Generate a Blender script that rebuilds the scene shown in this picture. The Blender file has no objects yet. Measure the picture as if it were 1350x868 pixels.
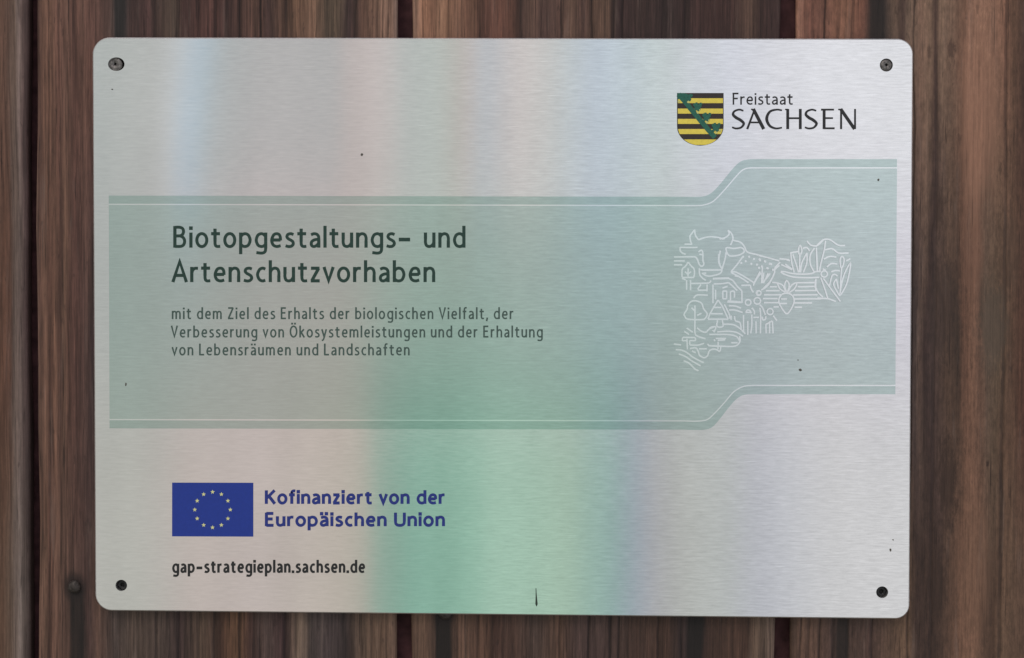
import bpy, bmesh, math, random
from mathutils import Vector, Euler
from mathutils.geometry import tessellate_polygon

random.seed(7)
S = bpy.context.scene
COL = S.collection

# ------------------------------------------------------------------ camera
HFOV = math.radians(50)
CAM_LOC = Vector((0.010651, -0.398714, 0.006413))
CAM_ROT = Euler((math.radians(90 - 0.9852), math.radians(-0.2417), math.radians(0.9129)), 'XYZ')
cam = bpy.data.objects.new('camera', bpy.data.cameras.new('camera'))
COL.objects.link(cam)
cam.location, cam.rotation_euler = CAM_LOC, CAM_ROT
cam.data.sensor_fit = 'HORIZONTAL'
cam.data.angle = HFOV
cam.data.clip_start, cam.data.clip_end = 0.01, 100
S.camera = cam

# ------------------------------------------------------------------ exposure
S.view_settings.view_transform = 'Standard'
S.view_settings.look = 'None'
S.view_settings.exposure = 0
S.view_settings.gamma = 1
S.render.film_transparent = False
S.cycles.filter_width = 1.5


def lin(c):
    return tuple(((v / 255) / 12.92 if v / 255 <= 0.04045 else ((v / 255 + 0.055) / 1.055) ** 2.4) for v in c)


# survey of the photographed plane: photo pixel -> point on the plane y = const (metres)
CAM_M = CAM_ROT.to_matrix()
FPX = 675 / math.tan(HFOV / 2)


def at(px, py, y=0.0):
    d = CAM_M @ Vector(((px - 675) / FPX, (434 - py) / FPX, -1))
    t = (y - CAM_LOC.y) / d.y
    return Vector((CAM_LOC.x + d.x * t, y, CAM_LOC.z + d.z * t))


# ------------------------------------------------------------------ node helpers
class NT:
    def __init__(self, tree):
        self.t = tree
        tree.nodes.clear()

    def n(self, kind, **kw):
        nd = self.t.nodes.new(kind)
        for k, v in kw.items():
            setattr(nd, k, v)
        return nd

    def l(self, a, b):
        self.t.links.new(a, b)

    def val(self, sock, v):
        if isinstance(v, bpy.types.NodeSocket):
            self.l(v, sock)
        else:
            sock.default_value = v

    def math(self, op, a, b=0.0, c=0.0, clamp=False):
        nd = self.n('ShaderNodeMath', operation=op, use_clamp=clamp)
        for i, v in enumerate((a, b, c)):
            self.val(nd.inputs[i], v)
        return nd.outputs[0]

    def maprange(self, v, a, b, c, d, smooth=False):
        nd = self.n('ShaderNodeMapRange')
        nd.interpolation_type = 'SMOOTHSTEP' if smooth else 'LINEAR'
        for i, w in enumerate((v, a, b, c, d)):
            self.val(nd.inputs[i], w)
        return nd.outputs[0]

    def mix(self, f, a, b, blend='MIX'):
        nd = self.n('ShaderNodeMix', data_type='RGBA', blend_type=blend)
        self.val(nd.inputs[0], f)
        self.val(nd.inputs[6], a)
        self.val(nd.inputs[7], b)
        return nd.outputs[2]

    def ramp(self, f, stops, interp='LINEAR'):
        nd = self.n('ShaderNodeValToRGB')
        cr = nd.color_ramp
        cr.interpolation = interp
        stops = sorted(stops, key=lambda s: s[0])
        while len(cr.elements) > 1:
            cr.elements.remove(cr.elements[-1])
        cr.elements[0].position = min(max(stops[0][0], 0), 1)
        cr.elements[0].color = (*stops[0][1], 1)
        for p, c in stops[1:]:
            e = cr.elements.new(min(max(p, 0), 1))
            e.color = (*c, 1)
        self.l(f, nd.inputs[0])
        return nd.outputs[0]

    def noise(self, vec, scale=1.0, detail=4.0, rough=0.55, dist=0.0):
        nd = self.n('ShaderNodeTexNoise')
        self.l(vec, nd.inputs['Vector'])
        nd.inputs['Scale'].default_value = scale
        nd.inputs['Detail'].default_value = detail
        nd.inputs['Roughness'].default_value = rough
        nd.inputs['Distortion'].default_value = dist
        return nd.outputs['Fac']

    def scalevec(self, vec, sc, loc=(0, 0, 0)):
        nd = self.n('ShaderNodeMapping')
        self.l(vec, nd.inputs['Vector'])
        nd.inputs['Scale'].default_value = sc
        nd.inputs['Location'].default_value = loc
        return nd.outputs[0]


# ------------------------------------------------------------------ world: hazy bright sky plus colour bands added for the metal to reflect
SUN_EL, SUN_AZ = math.radians(52), math.radians(205)
W = bpy.data.worlds.new('World')
S.world = W
W.use_nodes = True
g = NT(W.node_tree)
out = g.n('ShaderNodeOutputWorld')
sky = g.n('ShaderNodeTexSky', sky_type='NISHITA')
sky.sun_disc = False
sky.sun_elevation, sky.sun_rotation = SUN_EL, SUN_AZ
sky.air_density, sky.dust_density, sky.ozone_density = 0.7, 3.0, 1.0
bg_sky = g.n('ShaderNodeBackground')
g.l(sky.outputs[0], bg_sky.inputs[0])
bg_sky.inputs[1].default_value = 0.10
tc = g.n('ShaderNodeTexCoord')
sep = g.n('ShaderNodeSeparateXYZ')
g.l(tc.outputs['Generated'], sep.inputs[0])
az = g.math('ARCTAN2', sep.outputs[0], g.math('MULTIPLY', sep.outputs[1], -1.0))
el = g.math('ARCSINE', sep.outputs[2])
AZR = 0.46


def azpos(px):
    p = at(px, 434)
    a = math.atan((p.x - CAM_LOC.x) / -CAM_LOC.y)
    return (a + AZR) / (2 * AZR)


# made-up reflection colours painted into the world in bands: upper, lower, middle
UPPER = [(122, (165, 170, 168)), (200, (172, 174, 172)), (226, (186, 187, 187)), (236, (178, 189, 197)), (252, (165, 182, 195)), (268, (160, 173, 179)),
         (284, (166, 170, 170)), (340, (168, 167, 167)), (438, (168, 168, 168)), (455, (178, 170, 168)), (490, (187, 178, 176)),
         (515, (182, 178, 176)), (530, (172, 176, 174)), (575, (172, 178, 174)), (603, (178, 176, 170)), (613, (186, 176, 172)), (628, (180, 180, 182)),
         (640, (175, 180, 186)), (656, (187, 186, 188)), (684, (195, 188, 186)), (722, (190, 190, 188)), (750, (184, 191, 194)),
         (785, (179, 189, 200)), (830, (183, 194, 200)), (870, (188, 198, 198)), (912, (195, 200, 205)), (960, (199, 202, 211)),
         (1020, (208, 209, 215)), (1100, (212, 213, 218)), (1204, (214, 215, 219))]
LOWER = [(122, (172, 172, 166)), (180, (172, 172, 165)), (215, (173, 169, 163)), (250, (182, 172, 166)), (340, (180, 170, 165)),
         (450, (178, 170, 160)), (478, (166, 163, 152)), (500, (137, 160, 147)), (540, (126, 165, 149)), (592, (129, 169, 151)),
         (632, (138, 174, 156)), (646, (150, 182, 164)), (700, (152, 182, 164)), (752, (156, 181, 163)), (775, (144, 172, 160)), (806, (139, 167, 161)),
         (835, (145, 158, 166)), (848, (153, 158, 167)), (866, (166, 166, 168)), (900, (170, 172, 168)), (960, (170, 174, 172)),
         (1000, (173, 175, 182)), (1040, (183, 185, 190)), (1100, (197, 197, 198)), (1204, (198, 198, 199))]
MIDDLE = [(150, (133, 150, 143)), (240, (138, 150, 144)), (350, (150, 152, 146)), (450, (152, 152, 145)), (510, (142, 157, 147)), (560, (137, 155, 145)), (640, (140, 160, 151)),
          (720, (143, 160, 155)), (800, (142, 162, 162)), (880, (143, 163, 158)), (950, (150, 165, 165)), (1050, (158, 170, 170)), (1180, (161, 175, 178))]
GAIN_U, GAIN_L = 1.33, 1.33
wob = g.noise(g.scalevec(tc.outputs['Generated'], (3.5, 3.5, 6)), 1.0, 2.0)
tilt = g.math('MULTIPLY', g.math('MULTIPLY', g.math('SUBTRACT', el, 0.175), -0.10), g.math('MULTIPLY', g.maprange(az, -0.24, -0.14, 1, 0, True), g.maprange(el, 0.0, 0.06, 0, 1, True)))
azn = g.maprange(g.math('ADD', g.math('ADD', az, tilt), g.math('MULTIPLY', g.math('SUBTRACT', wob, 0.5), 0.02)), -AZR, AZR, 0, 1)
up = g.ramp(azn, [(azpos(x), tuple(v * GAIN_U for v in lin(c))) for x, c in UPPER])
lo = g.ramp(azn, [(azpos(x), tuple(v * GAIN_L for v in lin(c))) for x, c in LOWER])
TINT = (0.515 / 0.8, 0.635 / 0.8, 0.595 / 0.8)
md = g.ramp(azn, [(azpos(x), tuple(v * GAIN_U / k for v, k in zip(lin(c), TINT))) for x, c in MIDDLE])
refl_bands = g.mix(g.maprange(el, -0.125, -0.01, 0, 1, True), lo, md)
refl_bands = g.mix(g.maprange(el, 0.055, 0.115, 0, 1, True), refl_bands, up)
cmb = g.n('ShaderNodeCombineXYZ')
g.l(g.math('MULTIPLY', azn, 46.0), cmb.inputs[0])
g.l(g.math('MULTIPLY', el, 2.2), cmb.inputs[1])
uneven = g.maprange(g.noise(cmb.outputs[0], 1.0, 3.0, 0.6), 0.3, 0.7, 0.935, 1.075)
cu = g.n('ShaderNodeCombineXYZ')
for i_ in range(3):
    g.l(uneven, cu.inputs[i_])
refl_bands = g.mix(1.0, refl_bands, cu.outputs[0], 'MULTIPLY')
ground_bands = g.mix(g.maprange(el, -0.95, -0.45, 0, 1, True), (*lin((120, 118, 108)), 1), refl_bands)
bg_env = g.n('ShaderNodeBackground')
g.l(ground_bands, bg_env.inputs[0])
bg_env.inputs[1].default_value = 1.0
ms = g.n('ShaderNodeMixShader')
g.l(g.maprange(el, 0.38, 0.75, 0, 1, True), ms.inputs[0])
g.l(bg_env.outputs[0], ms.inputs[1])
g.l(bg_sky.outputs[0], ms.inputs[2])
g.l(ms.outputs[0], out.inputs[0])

sun = bpy.data.objects.new('sun', bpy.data.lights.new('sun', 'SUN'))
COL.objects.link(sun)
sun.data.energy = 0.7
sun.data.angle = math.radians(25)
sun.data.color = (1.0, 0.96, 0.9)
sun_dir = Vector((-0.35, -0.75, 0.95)).normalized()
sun.rotation_euler = sun_dir.to_track_quat('Z', 'Y').to_euler()
sun.location = sun_dir * 3

# ------------------------------------------------------------------ object helpers


def tag(o, label=None, cat=None, group=None, kind=None):
    for k, v in (('label', label), ('category', cat), ('group', group), ('kind', kind)):
        if v:
            o[k] = v
    return o


def empty(name, loc):
    o = bpy.data.objects.new(name, None)
    o.empty_display_size = 0.02
    COL.objects.link(o)
    o.location = loc
    return o


def link(name, bm, mat, parent=None, smooth=False):
    me = bpy.data.meshes.new(name)
    bm.normal_update()
    bm.to_mesh(me)
    bm.free()
    me.materials.append(mat)
    if smooth:
        for p in me.polygons:
            p.use_smooth = True
    o = bpy.data.objects.new(name, me)
    COL.objects.link(o)
    if parent:
        o.parent = parent
    return o


def material(name):
    m = bpy.data.materials.new(name)
    m.use_nodes = True
    t = NT(m.node_tree)
    o = t.n('ShaderNodeOutputMaterial')
    p = t.n('ShaderNodeBsdfPrincipled')
    t.l(p.outputs[0], o.inputs[0])
    return m, t, p


# ------------------------------------------------------------------ materials: wood
WOOD_Y = 0.0042
WE = 1.0 / 0.62      # reference light level under which the board colours were judged


def wcol(c):
    l = lin(c)
    y = 0.3 * l[0] + 0.6 * l[1] + 0.1 * l[2]
    return tuple(min(v * (y / 0.085) ** 0.28 * WE * k, 0.9) for v, k in zip(l, (0.68, 0.565, 0.515)))


def wood_material(name, x0, x1, layers, cracks=(), streaks=(), seed=0.0, grain=1.0, nails=(), mottle=0.12, ring=0.5, sway=0.0040, patches=()):
    """layers: list of (z, [(x, srgb)...]) from bottom to top, x and z in metres."""
    m, t, p = material(name)
    tcn = t.n('ShaderNodeTexCoord')
    pos = tcn.outputs['Object']
    sp = t.n('ShaderNodeSeparateXYZ')
    t.l(pos, sp.inputs[0])
    x, z = sp.outputs[0], sp.outputs[2]
    off = (seed * 3.1, seed, seed * 1.7)
    wav = t.noise(t.scalevec(pos, (40, 1, 9), off), 1.0, 3.0, 0.5)
    wav2 = t.noise(t.scalevec(pos, (260, 1, 34), off), 1.0, 3.0, 0.6)
    xw = t.math('ADD', x, t.math('MULTIPLY', t.math('SUBTRACT', wav, 0.5), sway))
    xw = t.math('ADD', xw, t.math('MULTIPLY', t.math('SUBTRACT', wav2, 0.5), 0.0022))
    un = t.maprange(xw, x0, x1, 0, 1)

    def u(v):
        return (v - x0) / (x1 - x0)
    zn = t.math('ADD', z, t.math('MULTIPLY', t.math('SUBTRACT', t.noise(t.scalevec(pos, (160, 1, 10), off), 1.0, 3.0), 0.5), 0.10))
    colr = None
    for i, (lz, stops) in enumerate(layers):
        r = t.ramp(un, [(u(a), wcol(c)) for a, c in stops][:32])
        if colr is None:
            colr = r
        else:
            colr = t.mix(t.maprange(zn, layers[i - 1][0], lz, 0, 1, True), colr, r)
    # fibre: coarse and fine streaks along the board
    g1 = t.noise(t.scalevec(pos, (620, 40, 11), off), 1.0, 6.0, 0.65, 0.3)
    g2 = t.noise(t.scalevec(pos, (2100, 40, 60), off), 1.0, 4.0, 0.6)
    g3 = t.noise(t.scalevec(pos, (170, 10, 26), off), 1.0, 5.0, 0.65, 0.6)
    f = t.maprange(g1, 0.30, 0.70, 1 - 0.42 * grain, 1 + 0.36 * grain)
    f = t.math('MULTIPLY', f, t.maprange(g2, 0.25, 0.75, 1 - 0.48 * grain, 1 + 0.42 * grain))
    f = t.math('MULTIPLY', f, t.maprange(g3, 0.30, 0.70, 1 - 0.14 * grain, 1 + 0.14 * grain))
    colr = t.mix(1.0, colr, t_gray(t, f), 'MULTIPLY')
    g4 = t.noise(t.scalevec(pos, (900, 40, 330), (off[1], off[0], off[2])), 1.0, 4.0, 0.7)
    f4 = t.maprange(g4, 0.30, 0.70, 1 - mottle, 1 + mottle)
    colr = t.mix(1.0, colr, t_gray(t, f4), 'MULTIPLY')
    # late-wood lines that wander along the board, and small pits
    rn = t.noise(t.scalevec(pos, (95, 1, 7), off), 1.0, 2.0, 0.5)
    rs = t.math('SINE', t.math('ADD', t.math('MULTIPLY', x, 1750.0), t.math('MULTIPLY', rn, 34.0)))
    ra = t.maprange(t.noise(t.scalevec(pos, (70, 1, 12), (off[1], off[2], off[0])), 1.0, 3.0), 0.35, 0.6, 0.25, 1, True)
    rl = t.math('MULTIPLY', t.math('MULTIPLY', t.maprange(rs, 0.35, 0.98, 0, 1, True), ra), ring)
    colr = t.mix(rl, colr, t.mix(1.0, colr, (0.42, 0.38, 0.37, 1), 'MULTIPLY'))
    pit = t.maprange(t.noise(t.scalevec(pos, (520, 1, 190), (off[2], off[1], off[0])), 1.0, 2.0, 0.5), 0.66, 0.74, 0, 1, True)
    colr = t.mix(t.math('MULTIPLY', pit, 0.35), colr, (*wcol((44, 34, 32)), 1))
    # silvered patches of weathered surface
    gw = t.noise(t.scalevec(pos, (300, 10, 20), (off[2], off[0], off[1])), 1.0, 5.0, 0.7)
    colr = t.mix(t.math('MULTIPLY', t.maprange(gw, 0.56, 0.74, 0, 1, True), 0.30), colr, (*wcol((112, 104, 100)), 1))
    # thin dark pores
    gp = t.noise(t.scalevec(pos, (1500, 10, 42), (off[1], off[2], off[0])), 1.0, 3.0, 0.6)
    pore = t.maprange(gp, 0.63, 0.72, 0, 1, True)
    colr = t.mix(t.math('MULTIPLY', pore, 0.65), colr, (*wcol((40, 30, 30)), 1))
    hgt = t.math('ADD', t.math('MULTIPLY', g1, 0.6), t.math('MULTIPLY', g2, 0.3))
    hgt = t.math('SUBTRACT', hgt, t.math('ADD', t.math('MULTIPLY', pore, 0.35), t.math('MULTIPLY', rl, 0.5)))
    # drying cracks
    if cracks:
        xc = t.math('ADD', x, t.math('MULTIPLY', t.math('SUBTRACT', t.noise(t.scalevec(pos, (30, 1, 22), off), 1.0, 4.0, 0.6), 0.5), 0.0030))
        uc = t.maprange(xc, x0, x1, 0, 1)
        st = [(0, (0, 0, 0))]
        for cx, hw, s in sorted(cracks)[:10]:
            st += [(u(cx - hw), (0, 0, 0)), (u(cx), (s, s, s)), (u(cx + hw), (0, 0, 0))]
        cf = t.ramp(uc, st)
        cf = t.math('MULTIPLY', cf, t.maprange(t.noise(t.scalevec(pos, (80, 1, 14), off), 1.0, 3.0), 0.30, 0.5, 0.35, 1, True))
        colr = t.mix(cf, colr, (*wcol((30, 19, 20)), 1))
        hgt = t.math('SUBTRACT', hgt, t.math('MULTIPLY', cf, 1.6))
    # iron stains running from nails
    for (sx, hw, za, zb, dep) in streaks:
        d = t.math('ABSOLUTE', t.math('SUBTRACT', xw, sx))
        fx = t.maprange(d, hw * 0.55, hw * 1.15, 1, 0, True)
        fz = t.math('MULTIPLY', t.maprange(z, za - 0.002, za + 0.002, 0, 1, True), t.maprange(z, zb - 0.002, zb + 0.002, 1, 0, True))
        ff = t.math('MULTIPLY', t.math('MULTIPLY', fx, fz), dep)
        colr = t.mix(ff, colr, (*wcol((30, 29, 29)), 1))
    for (nx, nz, rad) in nails:
        dx = t.math('SUBTRACT', x, nx)
        dz = t.math('MULTIPLY', t.math('SUBTRACT', z, nz), 0.72)
        d = t.math('SQRT', t.math('ADD', t.math('MULTIPLY', dx, dx), t.math('MULTIPLY', dz, dz)))
        colr = t.mix(t.maprange(d, rad * 0.6, rad * 1.3, 0.8, 0, True), colr, (*wcol((40, 34, 34)), 1))
    for (px_, pz_, rx, rz, pc, dep) in patches:
        dx = t.math('DIVIDE', t.math('SUBTRACT', xw, px_), rx)
        dz = t.math('DIVIDE', t.math('SUBTRACT', z, pz_), rz)
        d = t.math('SQRT', t.math('ADD', t.math('MULTIPLY', dx, dx), t.math('MULTIPLY', dz, dz)))
        d = t.math('ADD', d, t.math('MULTIPLY', t.math('SUBTRACT', g4, 0.5), 1.6))
        colr = t.mix(t.maprange(d, 0.45, 1.25, dep, 0, True), colr, t.mix(1.0, (*wcol(pc), 1), t_gray(t, f), 'MULTIPLY'))
    t.l(colr, p.inputs['Base Color'])
    p.inputs['Roughness'].default_value = 0.72
    p.inputs['Specular IOR Level'].default_value = 0.35
    b = t.n('ShaderNodeBump')
    b.inputs['Strength'].default_value = 0.55
    b.inputs['Distance'].default_value = 0.0009
    t.l(hgt, b.inputs['Height'])
    t.l(b.outputs[0], p.inputs['Normal'])
    return m


def t_gray(t, v):
    c = t.n('ShaderNodeCombineXYZ')
    for i in range(3):
        t.l(v, c.inputs[i])
    return c.outputs[0]


def flat(name, c, rough=0.5, spec=0.4, metal=0.0, scale=900, amt=0.12):
    m, t, p = material(name)
    tcn = t.n('ShaderNodeTexCoord')
    nz = t.noise(tcn.outputs['Object'], scale, 3.0)
    colr = t.mix(1.0, (*c, 1), t_gray(t, t.maprange(nz, 0.3, 0.7, 1 - amt, 1 + amt)), 'MULTIPLY')
    t.l(colr, p.inputs['Base Color'])
    p.inputs['Roughness'].default_value = rough
    p.inputs['Specular IOR Level'].default_value = spec
    p.inputs['Metallic'].default_value = metal
    return m


def brushed(name, c, rough=0.095, streak=0.10):
    """metal brushed from side to side: the gloss is drawn out vertically, fine dashes run across."""
    m, t, p = material(name)
    tcn = t.n('ShaderNodeTexCoord')
    pos = tcn.outputs['Object']
    n1 = t.noise(t.scalevec(pos, (120, 1, 1900)), 1.0, 3.0, 0.6)
    n2 = t.noise(t.scalevec(pos, (210, 1, 1300), (3, 1, 2)), 1.0, 4.0, 0.65)
    n3 = t.noise(t.scalevec(pos, (14, 1, 30), (1, 5, 2)), 1.0, 3.0)
    sp = t.n('ShaderNodeSeparateXYZ')
    t.l(pos, sp.inputs[0])
    amount = t.maprange(t.math('ADD', sp.outputs[0], t.math('MULTIPLY', t.math('SUBTRACT', n3, 0.5), 0.15)), -0.07, 0.05, 0.45, 1.0, True)
    s = t.math('ADD', t.math('MULTIPLY', t.math('SUBTRACT', n1, 0.5), 0.7), t.math('MULTIPLY', t.math('SUBTRACT', n2, 0.5), 0.9))
    s = t.math('MULTIPLY', s, amount)
    f = t.math('ADD', 1.0, t.math('MULTIPLY', s, streak * 4.6))
    n4 = t.noise(t.scalevec(pos, (95, 1, 2300), (7, 2, 4)), 1.0, 1.0, 0.5)
    f = t.math('ADD', f, t.math('MULTIPLY', t.math('MULTIPLY', t.maprange(n4, 0.67, 0.76, 0, 1, True), amount), streak * 1.6))
    f = t.math('MULTIPLY', f, t.maprange(n3, 0.3, 0.7, 0.972, 1.028))
    colr = t.mix(1.0, (*c, 1), t_gray(t, f), 'MULTIPLY')
    t.l(colr, p.inputs['Base Color'])
    p.inputs['Metallic'].default_value = 1.0
    t.l(t.maprange(n2, 0.2, 0.8, rough - 0.02, rough + 0.02), p.inputs['Roughness'])
    p.inputs['Anisotropic'].default_value = 1.0
    v = t.n('ShaderNodeCombineXYZ')
    v.inputs[2].default_value = 1.0
    t.l(v.outputs[0], p.inputs['Tangent'])
    b = t.n('ShaderNodeBump')
    b.inputs['Strength'].default_value = 0.12
    b.inputs['Distance'].default_value = 0.00005
    t.l(t.math('MULTIPLY', s, 1.0), b.inputs['Height'])
    t.l(b.outputs[0], p.inputs['Normal'])
    return m


M_METAL = brushed('brushed_aluminium', (0.80, 0.80, 0.80))
M_RIM = flat('cut_aluminium_edge', (0.95, 0.95, 0.95), 0.42, metal=1.0, amt=0.1)
M_BAND = brushed('green_tinted_print', (0.560, 0.658, 0.632), 0.115)
M_EDGE = brushed('green_tinted_border', (0.515, 0.620, 0.592), 0.115)
M_LINE = brushed('unprinted_line', (0.86, 0.90, 0.89), 0.095, 0.02)
M_DRAW = brushed('unprinted_drawing', (0.86, 0.93, 0.91), 0.095, 0.02)
M_GREEN_INK = flat('dark_green_ink', lin((28, 58, 50)), 0.45)
M_GREY_INK = flat('grey_green_ink', lin((66, 86, 80)), 0.45)
M_BLACK_INK = flat('black_ink', lin((34, 34, 36)), 0.45)
M_BLUE_INK = flat('blue_ink', lin((34, 48, 126)), 0.45)
M_FLAG = flat('flag_blue', lin((26, 52, 142)), 0.4, amt=0.06)
M_STAR = flat('star_yellow', lin((214, 214, 150)), 0.4)
M_YELLOW = flat('emblem_yellow', lin((226, 206, 84)), 0.4, amt=0.08)
M_EMBLEM = flat('emblem_black', lin((48, 40, 36)), 0.4)
M_WREATH = flat('emblem_green', lin((34, 96, 80)), 0.4, amt=0.25, scale=2500)
M_WREATH_LIGHT = flat('emblem_light', lin((196, 196, 120)), 0.4)
M_DIRT = flat('dirt', lin((84, 80, 74)), 0.8)
M_SPLINTER = flat('dark_splinter', lin((44, 56, 46)), 0.8)
M_SCREW = flat("weathered_steel", (0.15, 0.14, 0.135), 0.55, metal=0.6, scale=1500, amt=0.5)
M_SCREW_BLACK = flat('blackened_steel', (0.012, 0.012, 0.013), 0.35, metal=0.2, scale=1500, amt=0.4)
M_HOLE = flat('socket_black', (0.012, 0.011, 0.011), 0.7)  # near-black colour of the screw sockets
M_NAIL = flat('rusty_nail_steel', (0.042, 0.033, 0.029), 0.5, metal=0.3, scale=1200, amt=0.5)
M_GAP = flat('dark_wood_behind', lin((74, 48, 50)), 0.85, 0.2, scale=200, amt=0.4)

# ------------------------------------------------------------------ timber cladding
# board edges in the photo at the top (y=0) and the bottom (y=868)
EDGES = [((33, 39.5), (45, 51.5)), ((524.5, 522.7), (544.3, 542.7)), ((1033, 1017.5), (1051.5, 1041.3))]


def wx(px, y=434):
    return at(px, y, WOOD_Y).x


def xs(edge):
    a, b = at(edge[0], 0, WOOD_Y).x, at(edge[1], 868, WOOD_Y).x
    return (a + b) / 2


g1l, g1r = xs(EDGES[0][0]), xs(EDGES[0][1])
g2l, g2r = xs(EDGES[1][0]), xs(EDGES[1][1])
g3l, g3r = xs(EDGES[2][0]), xs(EDGES[2][1])
BW = g3l - g2r
GW = g2r - g2l
boards = [(g1l - 2 * BW - GW, g1l - BW - GW), (g1l - BW, g1l), (g1r, g2l), (g2r, g3l), (g3r, g3r + BW), (g3r + BW + GW, g3r + 2 * BW + GW)]
ZT, ZB = 0.36, -0.36
TH = 0.0065


def top(l):
    return [(at(x, 25, WOOD_Y).x, c) for x, c in l]


def mid(l):
    return [(at(x, 430, WOOD_Y).x, c) for x, c in l]


def bot(l):
    return [(at(x, 840, WOOD_Y).x, c) for x, c in l]


def crk(l, y):
    return [(at(x, y, WOOD_Y).x, hw / 3.6 / 1000, s) for x, hw, s in l]


z_top, z_mid, z_bot = at(675, 40, WOOD_Y).z, at(675, 430, WOOD_Y).z, at(675, 820, WOOD_Y).z  # board tables below: stops beside the plate hold its edge shade as colour

T0 = top([(-120, (92, 74, 66)), (-60, (100, 82, 72)), (-20, (84, 68, 60)), (4, (96, 76, 66)), (12, (92, 76, 68)), (20, (102, 90, 82)), (25, (116, 108, 106)), (30, (96, 84, 84)), (33, (84, 72, 72))])
M0 = mid([(-120, (90, 72, 64)), (-50, (98, 76, 64)), (4, (94, 70, 58)), (12, (92, 70, 60)), (17, (96, 88, 84)), (25, (100, 92, 90)), (31, (84, 72, 72)), (36, (78, 66, 66))])
B0 = bot([(-120, (88, 70, 62)), (-50, (94, 78, 66)), (4, (90, 72, 60)), (14, (94, 82, 72)), (22, (98, 92, 88)), (28, (112, 108, 106)), (33, (82, 76, 74)), (40, (70, 62, 60))])
T1 = top([(45, (122, 100, 90)), (50, (82, 62, 56)), (57, (108, 84, 72)), (66, (114, 90, 78)), (76, (95, 72, 64)), (87, (106, 84, 75)), (97, (84, 62, 56)), (108, (98, 76, 68)),
          (120, (90, 68, 62)), (146, (82, 66, 62)), (152, (70, 70, 72)), (163, (60, 58, 60)), (172, (72, 56, 54)), (195, (76, 57, 56)), (229, (84, 74, 66)), (240, (74, 54, 52)),
          (268, (88, 64, 60)), (300, (74, 54, 52)), (340, (92, 72, 64)), (356, (72, 56, 54)), (388, (102, 82, 68)), (415, (116, 96, 82)), (432, (82, 74, 64)), (445, (96, 86, 74)),
          (462, (66, 53, 53)), (480, (94, 74, 64)), (497, (112, 92, 80)), (515, (126, 106, 94)), (523, (112, 100, 94))])
M1 = mid([(47, (112, 94, 86)), (53, (86, 66, 58)), (60, (108, 86, 74)), (66, (84, 62, 54)), (72, (104, 82, 70)), (79, (78, 58, 52)), (84, (104, 84, 72)), (93, (88, 66, 60)), (104, (82, 62, 58)), (113, (92, 74, 70)),
          (121, (66, 54, 58)), (140, (80, 62, 58)), (523, (110, 92, 82))])
B1 = bot([(52, (108, 88, 78)), (60, (104, 84, 72)), (66, (82, 62, 54)), (74, (100, 80, 70)), (86, (92, 74, 66)), (118, (78, 62, 60)), (129, (92, 74, 66)), (152, (72, 66, 64)), (176, (82, 73, 67)),
          (212, (74, 66, 62)), (236, (64, 52, 52)), (265, (82, 71, 62)), (290, (70, 52, 44)), (312, (96, 75, 58)), (330, (72, 54, 50)), (352, (78, 68, 66)), (376, (64, 46, 49)), (396, (108, 98, 88)),
          (410, (72, 67, 67)), (428, (70, 64, 66)), (455, (64, 57, 58)), (476, (92, 80, 70)), (500, (98, 83, 71)), (518, (102, 87, 77))])
T2 = top([(546, (124, 104, 92)), (555, (130, 102, 84)), (570, (118, 92, 76)), (580, (133, 108, 90)), (592, (112, 88, 72)), (602, (122, 97, 82)), (615, (102, 78, 66)), (623, (106, 83, 70)),
          (634, (82, 60, 52)), (652, (107, 78, 68)), (676, (90, 66, 57)), (686, (63, 49, 45)), (702, (98, 80, 72)), (716, (80, 64, 60)), (736, (92, 74, 68)), (752, (100, 82, 72)),
          (768, (74, 57, 53)), (781, (94, 76, 66)), (802, (90, 74, 64)), (816, (66, 51, 51)), (846, (64, 50, 48)), (882, (60, 48, 48)), (922, (70, 52, 50)), (962, (68, 50, 48)), (990, (86, 71, 63)), (1002, (65, 49, 47)), (1030, (60, 46, 46))])
B2 = bot([(545, (92, 76, 66)), (560, (99, 83, 71)), (572, (80, 66, 58)), (602, (74, 60, 52)), (611, (96, 78, 67)), (640, (85, 67, 57)), (651, (66, 49, 43)), (682, (81, 65, 58)), (706, (74, 64, 60)),
          (736, (88, 71, 61)), (760, (72, 60, 58)), (792, (75, 63, 61)), (830, (71, 57, 51)), (882, (72, 56, 48)), (900, (64, 54, 54)), (936, (63, 49, 43)), (962, (75, 59, 51)), (986, (70, 54, 46)),
          (995, (96, 84, 74)), (1009, (88, 78, 70)), (1016, (100, 90, 83))])
T3 = top([(1051, (138, 108, 95)), (1060, (116, 86, 74)), (1068, (112, 82, 72)), (1080, (107, 80, 70)), (1097, (117, 88, 74)), (1115, (120, 92, 77)), (1135, (113, 82, 70)), (1146, (76, 63, 60)), (1165, (64, 56, 53)),
          (1176, (93, 80, 70)), (1188, (72, 58, 54)), (1196, (108, 95, 84)), (1214, (113, 95, 83)), (1227, (115, 99, 86)), (1236, (78, 62, 57)), (1246, (114, 99, 86)), (1264, (107, 89, 77)), (1274, (112, 88, 74)),
          (1281, (126, 102, 88)), (1302, (130, 105, 90)), (1322, (120, 94, 80)), (1332, (98, 78, 65)), (1346, (78, 60, 52)), (1450, (90, 72, 62)), (1520, (80, 62, 54))])
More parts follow.
